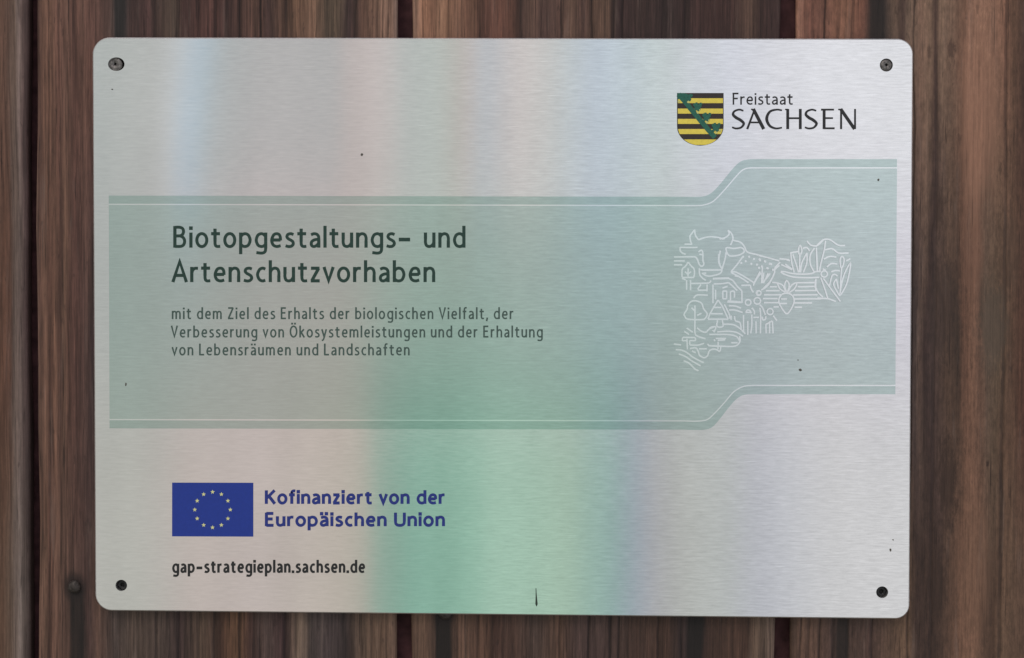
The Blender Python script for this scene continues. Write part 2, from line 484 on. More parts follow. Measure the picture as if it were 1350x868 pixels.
M3 = mid([(1040, (110, 84, 72)), (1180, (86, 74, 68)), (1208, (72, 64, 64)), (1217, (86, 74, 68)), (1227, (62, 50, 49)), (1236, (74, 62, 60)), (1252, (80, 66, 57)), (1265, (63, 53, 46)), (1271, (98, 76, 64)), (1280, (106, 84, 71)),
          (1291, (98, 79, 68)), (1299, (84, 74, 65)), (1311, (93, 81, 68)), (1330, (88, 70, 58)), (1346, (84, 60, 50)), (1450, (90, 72, 62)), (1520, (80, 62, 54))])
B3 = bot([(1042, (78, 64, 56)), (1056, (92, 75, 65)), (1080, (87, 71, 63)), (1095, (73, 61, 58)), (1122, (79, 65, 59)), (1150, (75, 61, 57)), (1170, (90, 75, 65)), (1195, (99, 83, 69)), (1207, (66, 53, 48)), (1232, (66, 53, 47)),
          (1246, (85, 69, 59)), (1264, (108, 86, 72)), (1286, (110, 88, 74)), (1302, (88, 72, 61)), (1314, (80, 64, 53)), (1330, (100, 84, 70)), (1346, (92, 76, 64)), (1450, (84, 68, 58)), (1520, (78, 62, 54))])
z_n1 = at(98, 774, WOOD_Y).z
z_n2 = at(587, 806, WOOD_Y).z


def sx(px, py):
    return at(px, py, WOOD_Y).x


mats = [
    wood_material('weathered_board_far', boards[0][0], boards[0][1], [(z_bot, [(boards[0][0], (90, 72, 62)), (boards[0][0] + .05, (72, 58, 52)), (boards[0][1], (96, 80, 70))]), (z_top, [(boards[0][0], (84, 64, 58)), (boards[0][1], (100, 80, 70))])], seed=9.0),
    wood_material('weathered_board_grey_edge', boards[1][0], boards[1][1], [(z_bot, B0), (z_mid, M0), (z_top, T0)], seed=2.0, grain=0.8),
    wood_material('weathered_board_lines', boards[2][0], boards[2][1], [(z_bot, B1), (z_mid, M1), (z_top, T1)],
                  cracks=crk([(234, 3, .8), (262, 2.2, .6), (315, 3, .85), (376, 3.4, .95), (464, 4, .5)], 25) + crk([(205, 2.5, .8), (283, 2.5, .8), (343, 2.6, .9), (66, 2, .5)], 840),
                  streaks=[(sx(103, 820), 0.0034, ZB - 1, z_n1, .85), (sx(157, 20), 0.0026, 0.07, ZT + 1, .75)],
                  nails=[(sx(98, 774), z_n1, 0.0042)], seed=4.3),
    wood_material('weathered_board_warm', boards[3][0], boards[3][1], [(z_bot, B2), (z_top, T2)],
                  cracks=crk([(741, 2.5, .7), (808, 3.2, .95), (903, 3, .7), (633, 3, .5)], 25) + crk([(776, 3, .9), (815, 2.5, .85), (868, 2.5, .8), (737, 2, .6)], 840),
                  streaks=[(sx(586, 840), 0.0036, ZB - 1, z_n2, .92), (sx(917, 840), 0.0036, ZB - 1, -0.07, .9)],
                  nails=[(sx(587, 806), z_n2, 0.0036)], seed=6.9),
    wood_material('weathered_board_brown', boards[4][0], boards[4][1], [(z_bot, B3), (z_mid, M3), (z_top, T3)],
                  cracks=crk([(1061, 1.8, .7), (1072, 2, .7), (1088, 2.2, .8), (1106, 2.2, .8), (1125, 2.4, .8), (1206, 2, .7), (1236, 3, .55)], 25) + crk([(1150, 2, .6), (1318, 2.4, .75)], 840),
                  streaks=[(sx(1108, 840), 0.0028, ZB - 1, -0.07, .75), (sx(1153, 20), 0.0036, 0.07, ZT + 1, .75)], seed=1.4, grain=0.5, mottle=0.30, ring=0.16, sway=0.0085,
                  patches=[(sx(x, y), at(x, y, WOOD_Y).z, a / 3620, b / 3620, c, d) for x, y, a, b, c, d in
                           ((1306, 432, 18, 62, (82, 76, 68), .75), (1248, 405, 20, 75, (62, 53, 50), .6), (1247, 640, 14, 70, (58, 46, 40), .7), (1232, 770, 15, 60, (58, 46, 40), .6),
                            (1258, 66, 6, 14, (66, 50, 46), .6), (1225, 70, 4, 10, (70, 55, 50), .5), (1240, 280, 9, 30, (60, 48, 42), .55), (1325, 330, 14, 60, (80, 66, 56), .5),
                            (1292, 150, 20, 130, (128, 102, 87), .6), (1285, 330, 12, 60, (112, 88, 75), .5), (1285, 760, 20, 90, (106, 86, 72), .5), (1300, 612, 2.2, 5, (52, 40, 36), .8))]),
    wood_material('weathered_board_end', boards[5][0], boards[5][1], [(z_bot, [(boards[5][0], (96, 80, 70)), (boards[5][0] + .06, (80, 64, 56)), (boards[5][1], (92, 76, 66))]), (z_top, [(boards[5][0], (104, 84, 72)), (boards[5][1], (88, 70, 62))])], seed=12.0),
]
LABELS = ['outermost weathered brown board at the far left end of the cladding',
          'weathered board left of the first dark gap with a silvery grey edge',
          'weathered board left behind the sign with a nail and dark stain low down',
          'dark brown board behind the middle of the sign between two dark gaps',
          'brown board at the right of the sign with a smooth reddish stripe',
          'outermost weathered brown board at the far right end of the cladding']


def board(x0, x1, mat, label):
    bm = bmesh.new()
    r = 0.0016
    prof = [(x0 - 0.004, WOOD_Y + TH)]
    for k in range(6):
        a = math.pi / 2 * k / 5
        prof.append((x0 + r - r * math.cos(a), WOOD_Y + r - r * math.sin(a)))
    n = 24
    for k in range(1, n):
        prof.append((x0 + r + (x1 - x0 - 2 * r) * k / n, WOOD_Y))
    for k in range(6):
        a = math.pi / 2 * k / 5
        prof.append((x1 - r + r * math.sin(a), WOOD_Y + r - r * math.cos(a)))
    prof.append((x1 - 0.001, WOOD_Y + TH))
    prof[0] = (x0 + 0.001, WOOD_Y + TH)
    nz = 40
    rings = []
    ph = random.random() * 6
    for j in range(nz + 1):
        z = ZB + (ZT - ZB) * j / nz
        w = 0.00035 * math.sin(z * 31 + ph) + 0.0002 * math.sin(z * 83 + ph * 2)
        rings.append([bm.verts.new((x + w * (1 if x < (x0 + x1) / 2 else -1), y, z)) for x, y in prof])
    m = len(prof)
    for j in range(nz):
        for k in range(m):
            bm.faces.new((rings[j][k], rings[j][(k + 1) % m], rings[j + 1][(k + 1) % m], rings[j + 1][k]))
    bm.faces.new(list(reversed(rings[0])))
    bm.faces.new(rings[-1])
    bmesh.ops.recalc_face_normals(bm, faces=bm.faces[:])
    o = link('wooden_board', bm, mat)
    tag(o, label, 'wooden board', 'vertical boards of the timber cladding')
    return o


for (a, b), mt, lb in zip(boards, mats, LABELS):
    board(a, b, mt, lb)

bm = bmesh.new()
bmesh.ops.create_cube(bm, size=1.0)
for v in bm.verts:
    v.co = Vector(((boards[0][0] + boards[5][1]) / 2 + v.co.x * (boards[5][1] - boards[0][0]), WOOD_Y + TH + 0.011 + v.co.y * 0.02, v.co.z * 0.72))
bk = link('backing_panel', bm, M_GAP)
tag(bk, 'dark reddish backing behind the boards, seen only through the gaps', 'backing panel')

# ------------------------------------------------------------------ flat shapes printed on the sign


def catmull(pts, n=8, closed=False):
    P = [Vector((p[0], p[1])) for p in pts]
    o = []
    m = len(P)
    segs = m if closed else m - 1
    for i in range(segs):
        p1, p2 = P[i], P[(i + 1) % m]
        p0 = P[i - 1] if (i > 0 or closed) else p1 * 2 - p2
        p3 = P[(i + 2) % m] if (i + 2 < m or closed) else p2 * 2 - p1
        for k in range(n):
            t = k / n
            o.append(0.5 * ((2 * p1) + (p2 - p0) * t + (2 * p0 - 5 * p1 + 4 * p2 - p3) * t * t + (3 * p1 - p0 - 3 * p2 + p3) * t ** 3))
    if not closed:
        o.append(P[-1])
    return o


class Print:
    """collects flat printed shapes given in survey pixels, each a hair above the last."""

    def __init__(self, y=-0.00012, step=0.0000005):
        self.bm = bmesh.new()
        self.y, self.step, self.k = y, step, 0

    def _y(self):
        self.k += 1
        return self.y - self.step * self.k

    def poly(self, pts):
        y = self._y()
        pts = [Vector((p[0], p[1])) for p in pts]
        vs = [self.bm.verts.new(at(p.x, p.y, y)) for p in pts]
        for tri in tessellate_polygon([[v.co for v in vs]]):
            a, b, c = (vs[i] for i in tri)
            if (b.co - a.co).cross(c.co - a.co).y > 0:
                b, c = c, b
            try:
                self.bm.faces.new((a, b, c))
            except ValueError:
                pass

    def stroke(self, pts, w, closed=False, ws=None):
        y = self._y()
        P = [Vector((p[0], p[1])) for p in pts]
        q = [P[0]]
        for p in P[1:]:
            if (p - q[-1]).length > 1e-4:
                q.append(p)
        if closed and (q[0] - q[-1]).length < 1e-3:
            q.pop()
        P = q
        m = len(P)
        if m < 2:
            return
        L, R = [], []
        for i in range(m):
            a = P[i - 1] if (i > 0 or closed) else None
            b = P[(i + 1) % m] if (i < m - 1 or closed) else None
            d1 = (P[i] - a).normalized() if a is not None else None
            d2 = (b - P[i]).normalized() if b is not None else None
            d1 = d1 if d1 is not None else d2
            d2 = d2 if d2 is not None else d1
            n1, n2 = Vector((-d1.y, d1.x)), Vector((-d2.y, d2.x))
            nn = n1 + n2
            if nn.length < 1e-3:
                nn = n1.copy()
            nn.normalize()
            sc = 1 / max(nn.dot(n1), 0.42)
            hw = (ws[i] if ws else w) / 2 * sc
            L.append(P[i] + nn * hw)
            R.append(P[i] - nn * hw)
        lv = [self.bm.verts.new(at(p.x, p.y, y)) for p in L]
        rv = [self.bm.verts.new(at(p.x, p.y, y)) for p in R]
        for i in range(m if closed else m - 1):
            j = (i + 1) % m
            f = self.bm.faces.new((lv[i], rv[i], rv[j], lv[j]))
            f.normal_update()
            if f.normal.y > 0:
                f.normal_flip()

    def curve(self, pts, w, closed=False, n=6):
        self.stroke(catmull(pts, n, closed), w, closed)

    def disc(self, x, y, r, n=16):
        self.poly([(x + r * math.cos(2 * math.pi * i / n), y + r * math.sin(2 * math.pi * i / n)) for i in range(n)])

    def ring(self, x, y, r, w, n=20):
        self.stroke([(x + r * math.cos(2 * math.pi * i / n), y + r * math.sin(2 * math.pi * i / n)) for i in range(n)], w, True)

    def build(self, name, mat, parent):
        return link(name, self.bm, mat, parent)


# ---- lettering: a narrow humanist sans drawn as pen strokes (cap height 1, baseline 0)
def ell(cx, cy, rx, ry, n=22):
    return ('o', [(cx + rx * math.cos(2 * math.pi * i / n), cy + ry * math.sin(2 * math.pi * i / n)) for i in range(n)])


BOWL = [(.07, .50), (.15, .605), (.27, .645), (.41, .575), (.485, .35), (.41, .125), (.27, .055), (.15, .085), (.07, .17)]
DBOWL = [(.56 - x, y) for x, y in BOWL]
ARCH = [(.07, .46), (.14, .585), (.26, .645), (.385, .60), (.44, .46), (.44, .30)]
GL = {
    'l': (.14, [('l', [(.07, 0), (.07, 1.01)])]),
    'i': (.14, [('l', [(.07, 0), (.07, .70)]), ('d', (.07, .90))]),
    'o': (.57, [ell(.285, .35, .22, .30)]),
    'n': (.51, [('l', [(.07, 0), (.07, .70)]), ('c', ARCH), ('l', [(.44, .31), (.44, 0)])]),
    'm': (.83, [('l', [(.07, 0), (.07, .70)]), ('c', [(.07, .48), (.13, .60), (.24, .645), (.35, .60), (.395, .46), (.395, .3)]), ('l', [(.395, .31), (.395, 0)]),
                ('c', [(.395, .48), (.46, .60), (.57, .645), (.69, .60), (.735, .46), (.735, .3)]), ('l', [(.735, .31), (.735, 0)])]),
    'u': (.51, [('l', [(.07, .70), (.07, .39)]), ('c', [(.07, .40), (.07, .24), (.12, .10), (.24, .055), (.36, .11), (.44, .24)]), ('l', [(.44, .70), (.44, 0)])]),
    't': (.41, [('l', [(.17, .88), (.17, .29)]), ('c', [(.17, .30), (.175, .17), (.21, .085), (.28, .055), (.40, .065)]), ('l', [(.0, .645), (.39, .645)])]),
    'p': (.555, [('l', [(.07, -.30), (.07, .70)]), ('c', BOWL)]),
    'b': (.555, [('l', [(.07, 0), (.07, 1.01)]), ('c', BOWL)]),
    'd': (.555, [('l', [(.49, 0), (.49, 1.01)]), ('c', DBOWL)]),
    'g': (.555, [('l', [(.49, .70), (.49, -.03)]), ('c', DBOWL), ('c', [(.49, -.02), (.475, -.15), (.41, -.225), (.29, -.25), (.08, -.225)])]),
    'e': (.53, [('l', [(.09, .355), (.46, .355)]), ('c', [(.46, .33), (.45, .50), (.395, .61), (.285, .645), (.16, .585), (.075, .35), (.14, .13), (.30, .055), (.47, .095)])]),
    's': (.42, [('c', [(.38, .605), (.265, .645), (.135, .61), (.09, .50), (.16, .405), (.265, .345), (.35, .27), (.365, .16), (.285, .07), (.16, .052), (.03, .09)])]),
    'a': (.49, [('c', [(.07, .595), (.20, .645), (.33, .615), (.40, .52), (.41, .40), (.41, .36)]), ('l', [(.41, .37), (.41, 0)]),
                ('c', [(.41, .385), (.25, .37), (.12, .30), (.078, .19), (.11, .09), (.20, .055), (.31, .10), (.40, .20)])]),
    'c': (.44, [('c', [(.42, .60), (.30, .645), (.165, .575), (.08, .35), (.155, .13), (.29, .055), (.42, .09)])]),
    'h': (.51, [('l', [(.07, 0), (.07, 1.01)]), ('c', ARCH), ('l', [(.44, .31), (.44, 0)])]),
    'r': (.35, [('l', [(.07, 0), (.07, .70)]), ('c', [(.07, .42), (.12, .56), (.21, .635), (.34, .635)])]),
    'z': (.43, [('l', [(.03, .64), (.40, .64)]), ('l', [(.365, .64), (.065, .06)]), ('l', [(.02, .06), (.41, .06)])]),
    'v': (.48, [('l', [(.04, .70), (.24, .07), (.44, .70)])]),
    'f': (.36, [('c', [(.37, .95), (.27, .965), (.185, .91), (.16, .79), (.16, .70)]), ('l', [(.16, .72), (.16, 0)]), ('l', [(.0, .645), (.34, .645)])]),
    'k': (.48, [('l', [(.07, 0), (.07, 1.01)]), ('l', [(.41, .70), (.10, .35)]), ('l', [(.17, .43), (.45, 0)])]),
    'y': (.48, [('l', [(.04, .70), (.245, .07)]), ('c', [(.44, .70), (.30, .20), (.21, -.10), (.13, -.22), (.03, -.25)])]),
    '-': (.54, [('h', [(.02, .375), (.52, .375)])]),
    '.': (.15, [('d', (.075, .07))]),
    ',': (.17, [('l', [(.12, .13), (.05, -.17)])]),
    'B': (.58, [('l', [(.07, 0), (.07, 1.0)]), ('c', [(.07, .94), (.28, .94), (.41, .88), (.45, .74), (.40, .605), (.28, .545), (.07, .54)]),
                ('c', [(.07, .54), (.30, .54), (.44, .46), (.50, .30), (.45, .13), (.32, .062), (.07, .06)])]),
    'A': (.66, [('l', [(.035, 0), (.33, .95), (.625, 0)]), ('l', [(.14, .31), (.52, .31)])]),
    'Z': (.54, [('l', [(.04, .94), (.51, .94)]), ('l', [(.475, .94), (.065, .06)]), ('l', [(.02, .06), (.52, .06)])]),
    'E': (.50, [('l', [(.07, 0), (.07, 1.0)]), ('l', [(.07, .94), (.46, .94)]), ('l', [(.07, .53), (.42, .53)]), ('l', [(.07, .06), (.47, .06)])]),
    'F': (.47, [('l', [(.07, 0), (.07, 1.0)]), ('l', [(.0, .945), (.45, .945)]), ('l', [(.07, .52), (.40, .52)])]),
    'V': (.60, [('l', [(.04, 1.0), (.30, .07), (.56, 1.0)])]),
    'O': (.70, [ell(.35, .5, .285, .45, 28)]),
    'L': (.46, [('l', [(.07, 0), (.07, 1.0)]), ('l', [(.07, .06), (.45, .06)])]),
    'K': (.62, [('l', [(.07, 0), (.07, 1.0)]), ('l', [(.56, 1.0), (.10, .43)]), ('l', [(.22, .58), (.58, 0)])]),
    'U': (.64, [('l', [(.07, 1.0), (.07, .37)]), ('c', [(.07, .38), (.09, .19), (.18, .085), (.32, .055), (.46, .085), (.55, .19), (.57, .38)]), ('l', [(.57, .37), (.57, 1.0)])]),
}
GL['ä'] = (GL['a'][0], GL['a'][1] + [('d', (.10, .92)), ('d', (.37, .92))])
GL['Ö'] = (GL['O'][0], GL['O'][1] + [('d', (.22, 1.17)), ('d', (.48, 1.17))])


def text_line(P, s, x0, x1, base, cap, w, gap=.15, space=.30, slope=0.0, xh=1.0):
    """writes s between x0 and x1 on the baseline; w is the pen width relative to the cap height."""
    tot = 0
    for i, ch in enumerate(s):
        tot += space if ch == ' ' else GL[ch][0] + gap
    tot -= gap
    fx = (x1 - x0) / (tot * cap)
    cx = 0
    for ch in s:
        if ch == ' ':
            cx += space
            continue
        wd, strokes = GL[ch]

        def mp(p):
            yy = p[1] * xh if p[1] <= .70 and ch.islower() else (p[1] if p[1] > 0.7 else p[1] * xh)
            if not ch.islower():
                yy = p[1]
            X = x0 + (cx + p[0]) * cap * fx
            return (X, base - yy * cap + slope * (X - x0))
        for kind, d in strokes:
            if kind == 'l':
                P.stroke([mp(p) for p in d], w * cap)
            elif kind == 'h':
                P.stroke([mp(p) for p in d], w * cap * 1.15)
            elif kind == 'c':
                P.stroke([mp(p) for p in catmull(d, 5)], w * cap * 0.93)
            elif kind == 'o':
                P.stroke([mp(p) for p in d], w * cap * 0.95, True)
            elif kind == 'd':
                c = mp(d)
                r = w * cap * 0.56
                P.poly([(c[0] - r, c[1] - r), (c[0] + r, c[1] - r), (c[0] + r, c[1] + r), (c[0] - r, c[1] + r)])
        cx += wd + gap


# ------------------------------------------------------------------ the sign
sign = empty('information_sign', (0, 0, 0))
tag(sign, 'brushed metal information sign with green printed band and blue flag screwed to the boards', 'sign')

TLc, TRc, BRc, BLc = (121.5, 49.3), (1204.3, 51.0), (1199.2, 816.6), (125.3, 805.5)
HOLES = [((153.3, 84.8), 10.9, 9.0), ((1168.5, 86), 8.6, 8.6), ((159.9, 772), 7.6, 7.4), ((1163, 781), 7.9, 7.7)]
T_PLATE = 0.002
CR = [0.0062, 0.0056, 0.0052, 0.0062]


def rounded(inset):
    cs = [at(*c) for c in (TLc, TRc, BRc, BLc)]
    sg = [(1, -1), (-1, -1), (-1, 1), (1, 1)]
    st = [90, 0, -90, 180]
    o = []
    for c, (a, b), r, s in zip(cs, sg, CR, st):
        ctr = Vector((c.x + a * r, 0, c.z + b * r))
        rr = r - inset
        for k in range(13):
            th = math.radians(s + 90 - k * 90 / 12)
            o.append((ctr.x + rr * math.cos(th), ctr.z + rr * math.sin(th)))
    return o


def build_panel():
    bm = bmesh.new()
    BV = 0.00045
    loops = {}

    def ring(pts, y):
        return [bm.verts.new((x, y, z)) for x, z in pts]
    o_in, o_out = rounded(BV), rounded(0)
    front = ring(o_in, 0)
    edge = ring(o_out, BV)
    back = ring(o_out, T_PLATE)
    n = len(front)
    for i in range(n):
        j = (i + 1) % n
        bm.faces.new((front[i], front[j], edge[j], edge[i]))
        bm.faces.new((edge[i], edge[j], back[j], back[i]))
    fe = [bm.edges.get((front[i], front[(i + 1) % n])) for i in range(n)]
    be = [bm.edges.get((back[i], back[(i + 1) % n])) for i in range(n)]
    for (cx, cy), rx, ry in HOLES:
        c = at(cx, cy)
        mx, my = (at(cx + rx, cy).x - c.x), (c.z - at(cx, cy + ry).z)
        pin = [(c.x + mx * math.cos(2 * math.pi * k / 40), c.z + my * math.sin(2 * math.pi * k / 40)) for k in range(40)]
        a = ring(pin, 0)
        b = ring(pin, T_PLATE)
        for k in range(40):
            q = (k + 1) % 40
            bm.faces.new((a[k], a[q], b[q], b[k]))
            fe.append(bm.edges.get((a[k], a[q])))
            be.append(bm.edges.get((b[k], b[q])))
    bmesh.ops.triangle_fill(bm, edges=fe, use_beauty=True)
    bmesh.ops.triangle_fill(bm, edges=be, use_beauty=True)
    bmesh.ops.recalc_face_normals(bm, faces=bm.faces[:])
    for f in bm.faces:
        f.material_index = 1 if abs(f.normal.y) < 0.95 else 0
    o = link('panel', bm, M_METAL, sign)
    o.data.materials.append(M_RIM)
    return o


build_panel()


def band_edge(off):
    """top and bottom outlines of the green band, off = inset of the white line in pixels."""
    t = [(143.3, 258 + off)] + [(x, 258 + off + (x - 143) * .0022) for x in range(200, 901, 100)]
    t += catmull([(916, 259.8 + off), (928 - off * .05, 259 + off), (938 + off * .2, 254.5 + off * .95), (949 + off * .45, 243.5 + off * .7), (962 + off * .6, 227.5 + off * .6), (971 + off * .55, 217.5 + off * .7), (979 + off * .4, 212 + off * .9), (990, 210 + off)], 6)
    t += [(x, 210 + off) for x in range(1030, 1181, 50)] + [(1182.6, 210 + off)]
    b = [(144.4, 565 - off)] + [(x, 565 - off + (x - 144) * .0022) for x in range(200, 901, 100)]
    b += catmull([(915, 567.2 - off), (930 - off * .4, 566.6 - off * 1.0), (940 - off * .55, 562.5 - off * .85), (951 - off * .6, 550 - off * .6), (962 - off * .5, 536 - off * .55), (972 - off * .4, 525.5 - off * .75), (981 - off * .1, 520.8 - off * .95), (992, 520 - off)], 6)
    b += [(x, 520 - off) for x in range(1030, 1181, 50)] + [(1180.4, 520.4 - off)]
    return t, b


t, b = band_edge(0)
P = Print(-0.00005, 0)
P.poly(t + list(reversed(b)))
band = P.build('printed_band', M_EDGE, sign)
t, b = band_edge(11.6)
P = Print(-0.00008, 0)
P.poly(t + list(reversed(b)))
P.build('band_field', M_BAND, band)
for e in (t, b):
    P = Print(-0.00012, 0)
    P.stroke(e, 1.6)
    P.build('white_line', M_LINE, band)

# heading and paragraph
for s, x0, x1, base in (('Biotopgestaltungs- und', 228.4, 613.5, 326.8), ('Artenschutzvorhaben', 226.8, 573.8, 372.2)):
    P = Print()
    text_line(P, s, x0, x1, base, 28.6, .150, gap=.125, space=.46)
    P.build('heading_text', M_GREEN_INK, sign)
for s, x0, x1, base in (('mit dem Ziel des Erhalts der biologischen Vielfalt, der', 226.5, 677, 421.0),
                        ('Verbesserung von Ökosystemleistungen und der Erhaltung', 225.5, 715.5, 445.2),
                        ('von Lebensräumen und Landschaften', 226.5, 540, 468.8)):
    P = Print()
    text_line(P, s, x0, x1, base, 15.6, .140, gap=.18, space=.34)
    P.build('paragraph_text', M_GREY_INK, sign)
P = Print()
text_line(P, 'gap-strategieplan.sachsen.de', 227.2, 480.8, 755.3, 16.6, .185, gap=.17)
P.build('website_text', M_BLACK_INK, sign)
for s, base in (('Kofinanziert von der', 664.6), ('Europäischen Union', 694.0)):
    P = Print()
    text_line(P, s, 349.5, 586.3, base, 17.8, .222, gap=.12, space=.32, xh=1.04)
    P.build('funding_text', M_BLUE_INK, sign)

# state name
P = Print()
text_line(P, 'Freistaat', 965.8, 1045.3, 138.2, 15.6, .128, gap=.11)
P.build('state_name_text', M_BLACK_INK, sign)


def sachsen():
    P = Print()
    B, Cp = 170.4, 26.6

    def st(pts, ws, n=0):
        pts = [(x, B - y * Cp) for x, y in pts]
        if n:
            q = catmull(pts, n)
            m = len(q)
            k = len(ws) - 1
            w = []
            for i in range(m):
                f = i / (m - 1) * k
                a = min(int(f), k - 1)
                w.append(ws[a] + (ws[a + 1] - ws[a]) * (f - a))
            P.stroke(q, 1, False, [v * 1.2 for v in w])
        else:
            P.stroke(pts, 1, False, [v * 1.2 for v in ws])

    def S_(x):
        st([(x + 15.2, .91), (x + 9.5, .965), (x + 3.2, .88), (x + 1.6, .72), (x + 5.5, .57), (x + 11.5, .44), (x + 15.6, .27), (x + 12, .08), (x + 5.5, .03), (x + .2, .09)],
           [1.8, 2.0, 2.3, 2.8, 3.2, 3.2, 2.8, 2.3, 2.0, 1.8], 6)
    S_(965)
    # A
    st([(985.2, 0), (994.8, .96)], [2.4, 2.0])
    st([(993.2, 1.0), (1007.0, 0)], [3.6, 3.6])
    st([(990.2, .98), (995.5, .975)], [1.4, 1.4])
    st([(988.5, .33), (1002.5, .33)], [1.9, 1.9])
    # C
    st([(1031, .93), (1024, .965), (1015, .86), (1010.9, .52), (1014.5, .18), (1022.5, .035), (1031, .07)], [1.7, 2.0, 2.7, 3.3, 2.8, 2.1, 1.8], 7)
    # H
    st([(1038.6, 1.0), (1038.6, 0)], [3.1, 3.1])
    st([(1035.2, .975), (1039, .975)], [1.5, 1.5])
    st([(1055.2, 1.0), (1055.2, 0)], [3.0, 3.1])
    st([(1038.6, .54), (1055.2, .54)], [2.0, 2.0])
    S_(1061)
    # E
    st([(1086.6, 1.0), (1086.6, 0)], [3.1, 3.1])
    st([(1082.6, .965), (1099.6, .965)], [2.0, 1.9])
    st([(1086, .545), (1098.2, .545)], [2.0, 1.8])
    st([(1086, .04), (1100.4, .04)], [2.0, 2.1])
    # N
    st([(1109.0, .98), (1109.0, 0)], [2.0, 2.2])
    st([(1105.2, .975), (1110.2, .975)], [1.5, 1.6])
    st([(1108.4, 1.0), (1126.8, 0)], [3.5, 3.5])
    st([(1127.4, 1.0), (1127.4, 0)], [1.9, 2.0])
    P.build('state_name_text', M_BLACK_INK, sign)


sachsen()

# emblem: black and gold barred shield with a green wreath across it


def zc(x, y, x0=880, y0=110, s=9.644):
    return (x0 + x / s, y0 + y / s)


def shield_half(yv):
    """left and right x (zoom units) of the shield at height yv."""
    if yv <= 540:
        return 122, 714
    f = min((yv - 540) / 252, 1)
    h = 296 * math.sqrt(max(1 - f ** 2.1, 0))
    return 418 - h, 418 + h


ys = [124, 300, 540] + [540 + 252 * math.sin(math.pi / 2 * k / 14) for k in range(1, 15)]
P = Print(-0.00012, 0)
P.poly([zc(shield_half(y)[0], y) for y in ys] + [zc(shield_half(y)[1], y) for y in reversed(ys[:-1])])
emblem = P.build('emblem', M_EMBLEM, sign)
for a, b_ in ((191, 253), (322, 386), (453, 517), (582, 646), (714, 784)):
    P = Print(-0.00015, 0)
    yy = [a + (b_ - a) * k / 6 for k in range(7)]
    P.poly([zc(shield_half(y)[0] + 9, y) for y in yy] + [zc(max(shield_half(y)[1] - 9, shield_half(y)[0] + 10), y) for y in reversed(yy)])
    P.build('gold_bar', M_YELLOW, emblem)
P = Print(-0.00019, 0.000003)
cl = catmull([(140, 140), (215, 225), (300, 330), (380, 425), (450, 510), (530, 605), (604, 690)], 6)
P.stroke([zc(p.x, p.y) for p in cl], 6.6)
P.poly([zc(*p) for p in [(122, 124), (230, 124), (190, 190), (126, 205)]])
for (x, y) in ((255, 175), (375, 300), (490, 430), (610, 560)):
    for dx, dy, r in ((0, 0, 34), (36, -14, 24), (-26, -24, 24), (20, 30, 26), (48, -36, 19), (-6, -40, 18)):
        if y < 200 and dy < -20:
            dy = -20
        P.disc(*zc(x + dx, y + dy), r / 9.644, 16)
    P.stroke([zc(x - 10, y + 15), zc(x - 35, y + 55)], 3.2)
P.build('green_wreath', M_WREATH, emblem)
P = Print(-0.00024, 0.000003)
for (x, y, r) in ((265, 238, 16), (385, 372, 16), (500, 496, 17), (622, 628, 15), (142, 232, 15), (668, 600, 17), (410, 340, 9), (525, 470, 9)):
    P.disc(*zc(x, y), r / 9.644, 8)
P.build('wreath_highlights', M_WREATH_LIGHT, emblem)

# flag
P = Print(-0.00012, 0)
P.poly([(226.9, 636.6), (333.8, 636.8), (333.8, 707.8), (226.8, 707.4)])
flag = P.build('flag', M_FLAG, sign)
for k in range(12):
    a = 2 * math.pi * k / 12
    cx, cy = 280.2 + 23.4 * math.sin(a), 672.2 - 23.4 * math.cos(a)
    P = Print(-0.00016, 0)
    P.poly([(cx + (3.0 if j % 2 == 0 else 1.3) * math.sin(math.pi * j / 5), cy - (3.0 if j % 2 == 0 else 1.3) * math.cos(math.pi * j / 5)) for j in range(10)])
    P.build('star', M_STAR, flag)

# line drawing of a farm landscape
P = Print(-0.00012, 0.0000005)
LW = 2.05


def D(x0, y0, s, items):
    for it in items:
        closed = it[0] == 'x'
        if it[0] == 'r':
            P.ring(x0 + it[1] / s, y0 + it[2] / s, it[3] / s, LW * .95)
            continue
        if it[0] == 'p':
            P.disc(x0 + it[1] / s, y0 + it[2] / s, it[3] / s, 9)
            continue
        pts = [(x0 + a / s, y0 + b_ / s) for a, b_ in (it[1:] if closed else it)]
        if len(pts) == 2:
            P.stroke(pts, LW)
        else:
            P.curve(pts, LW, closed, 4)


D(885, 295, 17.36, [
    [(535, 140), (490, 200), (430, 285), (440, 400), (470, 475)], [(535, 140), (545, 240), (575, 310), (625, 372)],
    [(620, 372), (750, 325), (900, 300), (1080, 320), (1165, 350), (1225, 340)], [(300, 472), (480, 472)],
    [(200, 545), (480, 548), (600, 545)], [(200, 545), (205, 620), (250, 670), (330, 705)], [(60, 765), (480, 760), (560, 775), (610, 850)],
    [(620, 650), (690, 610), (722, 680), (722, 860)], [(640, 700), (720, 715)]])
D(885, 335, 17.36, [
    [(722, 10), (725, 150), (745, 230), (700, 285), (640, 240), (600, 130), (560, 70)], [(700, 375), (1020, 370), (1090, 370)],
    [(1085, 0), (1085, 180), (1120, 280), (1150, 320)], [(1150, 310), (1150, 410), (1080, 465), (960, 495), (870, 510), (780, 490), (700, 440)],
    [(640, 330), (650, 470), (710, 550), (790, 605)], [(440, 675), (680, 672), (860, 662), (910, 610)], [(700, 445), (800, 440)],
    [(60, 160), (310, 160)], [(60, 250), (250, 250)], [(350, 600), (350, 820)], [(440, 600), (440, 830)],
    [(680, 700), (615, 790), (620, 830)], [(820, 700), (815, 860)], [(620, 830), (830, 830)]])
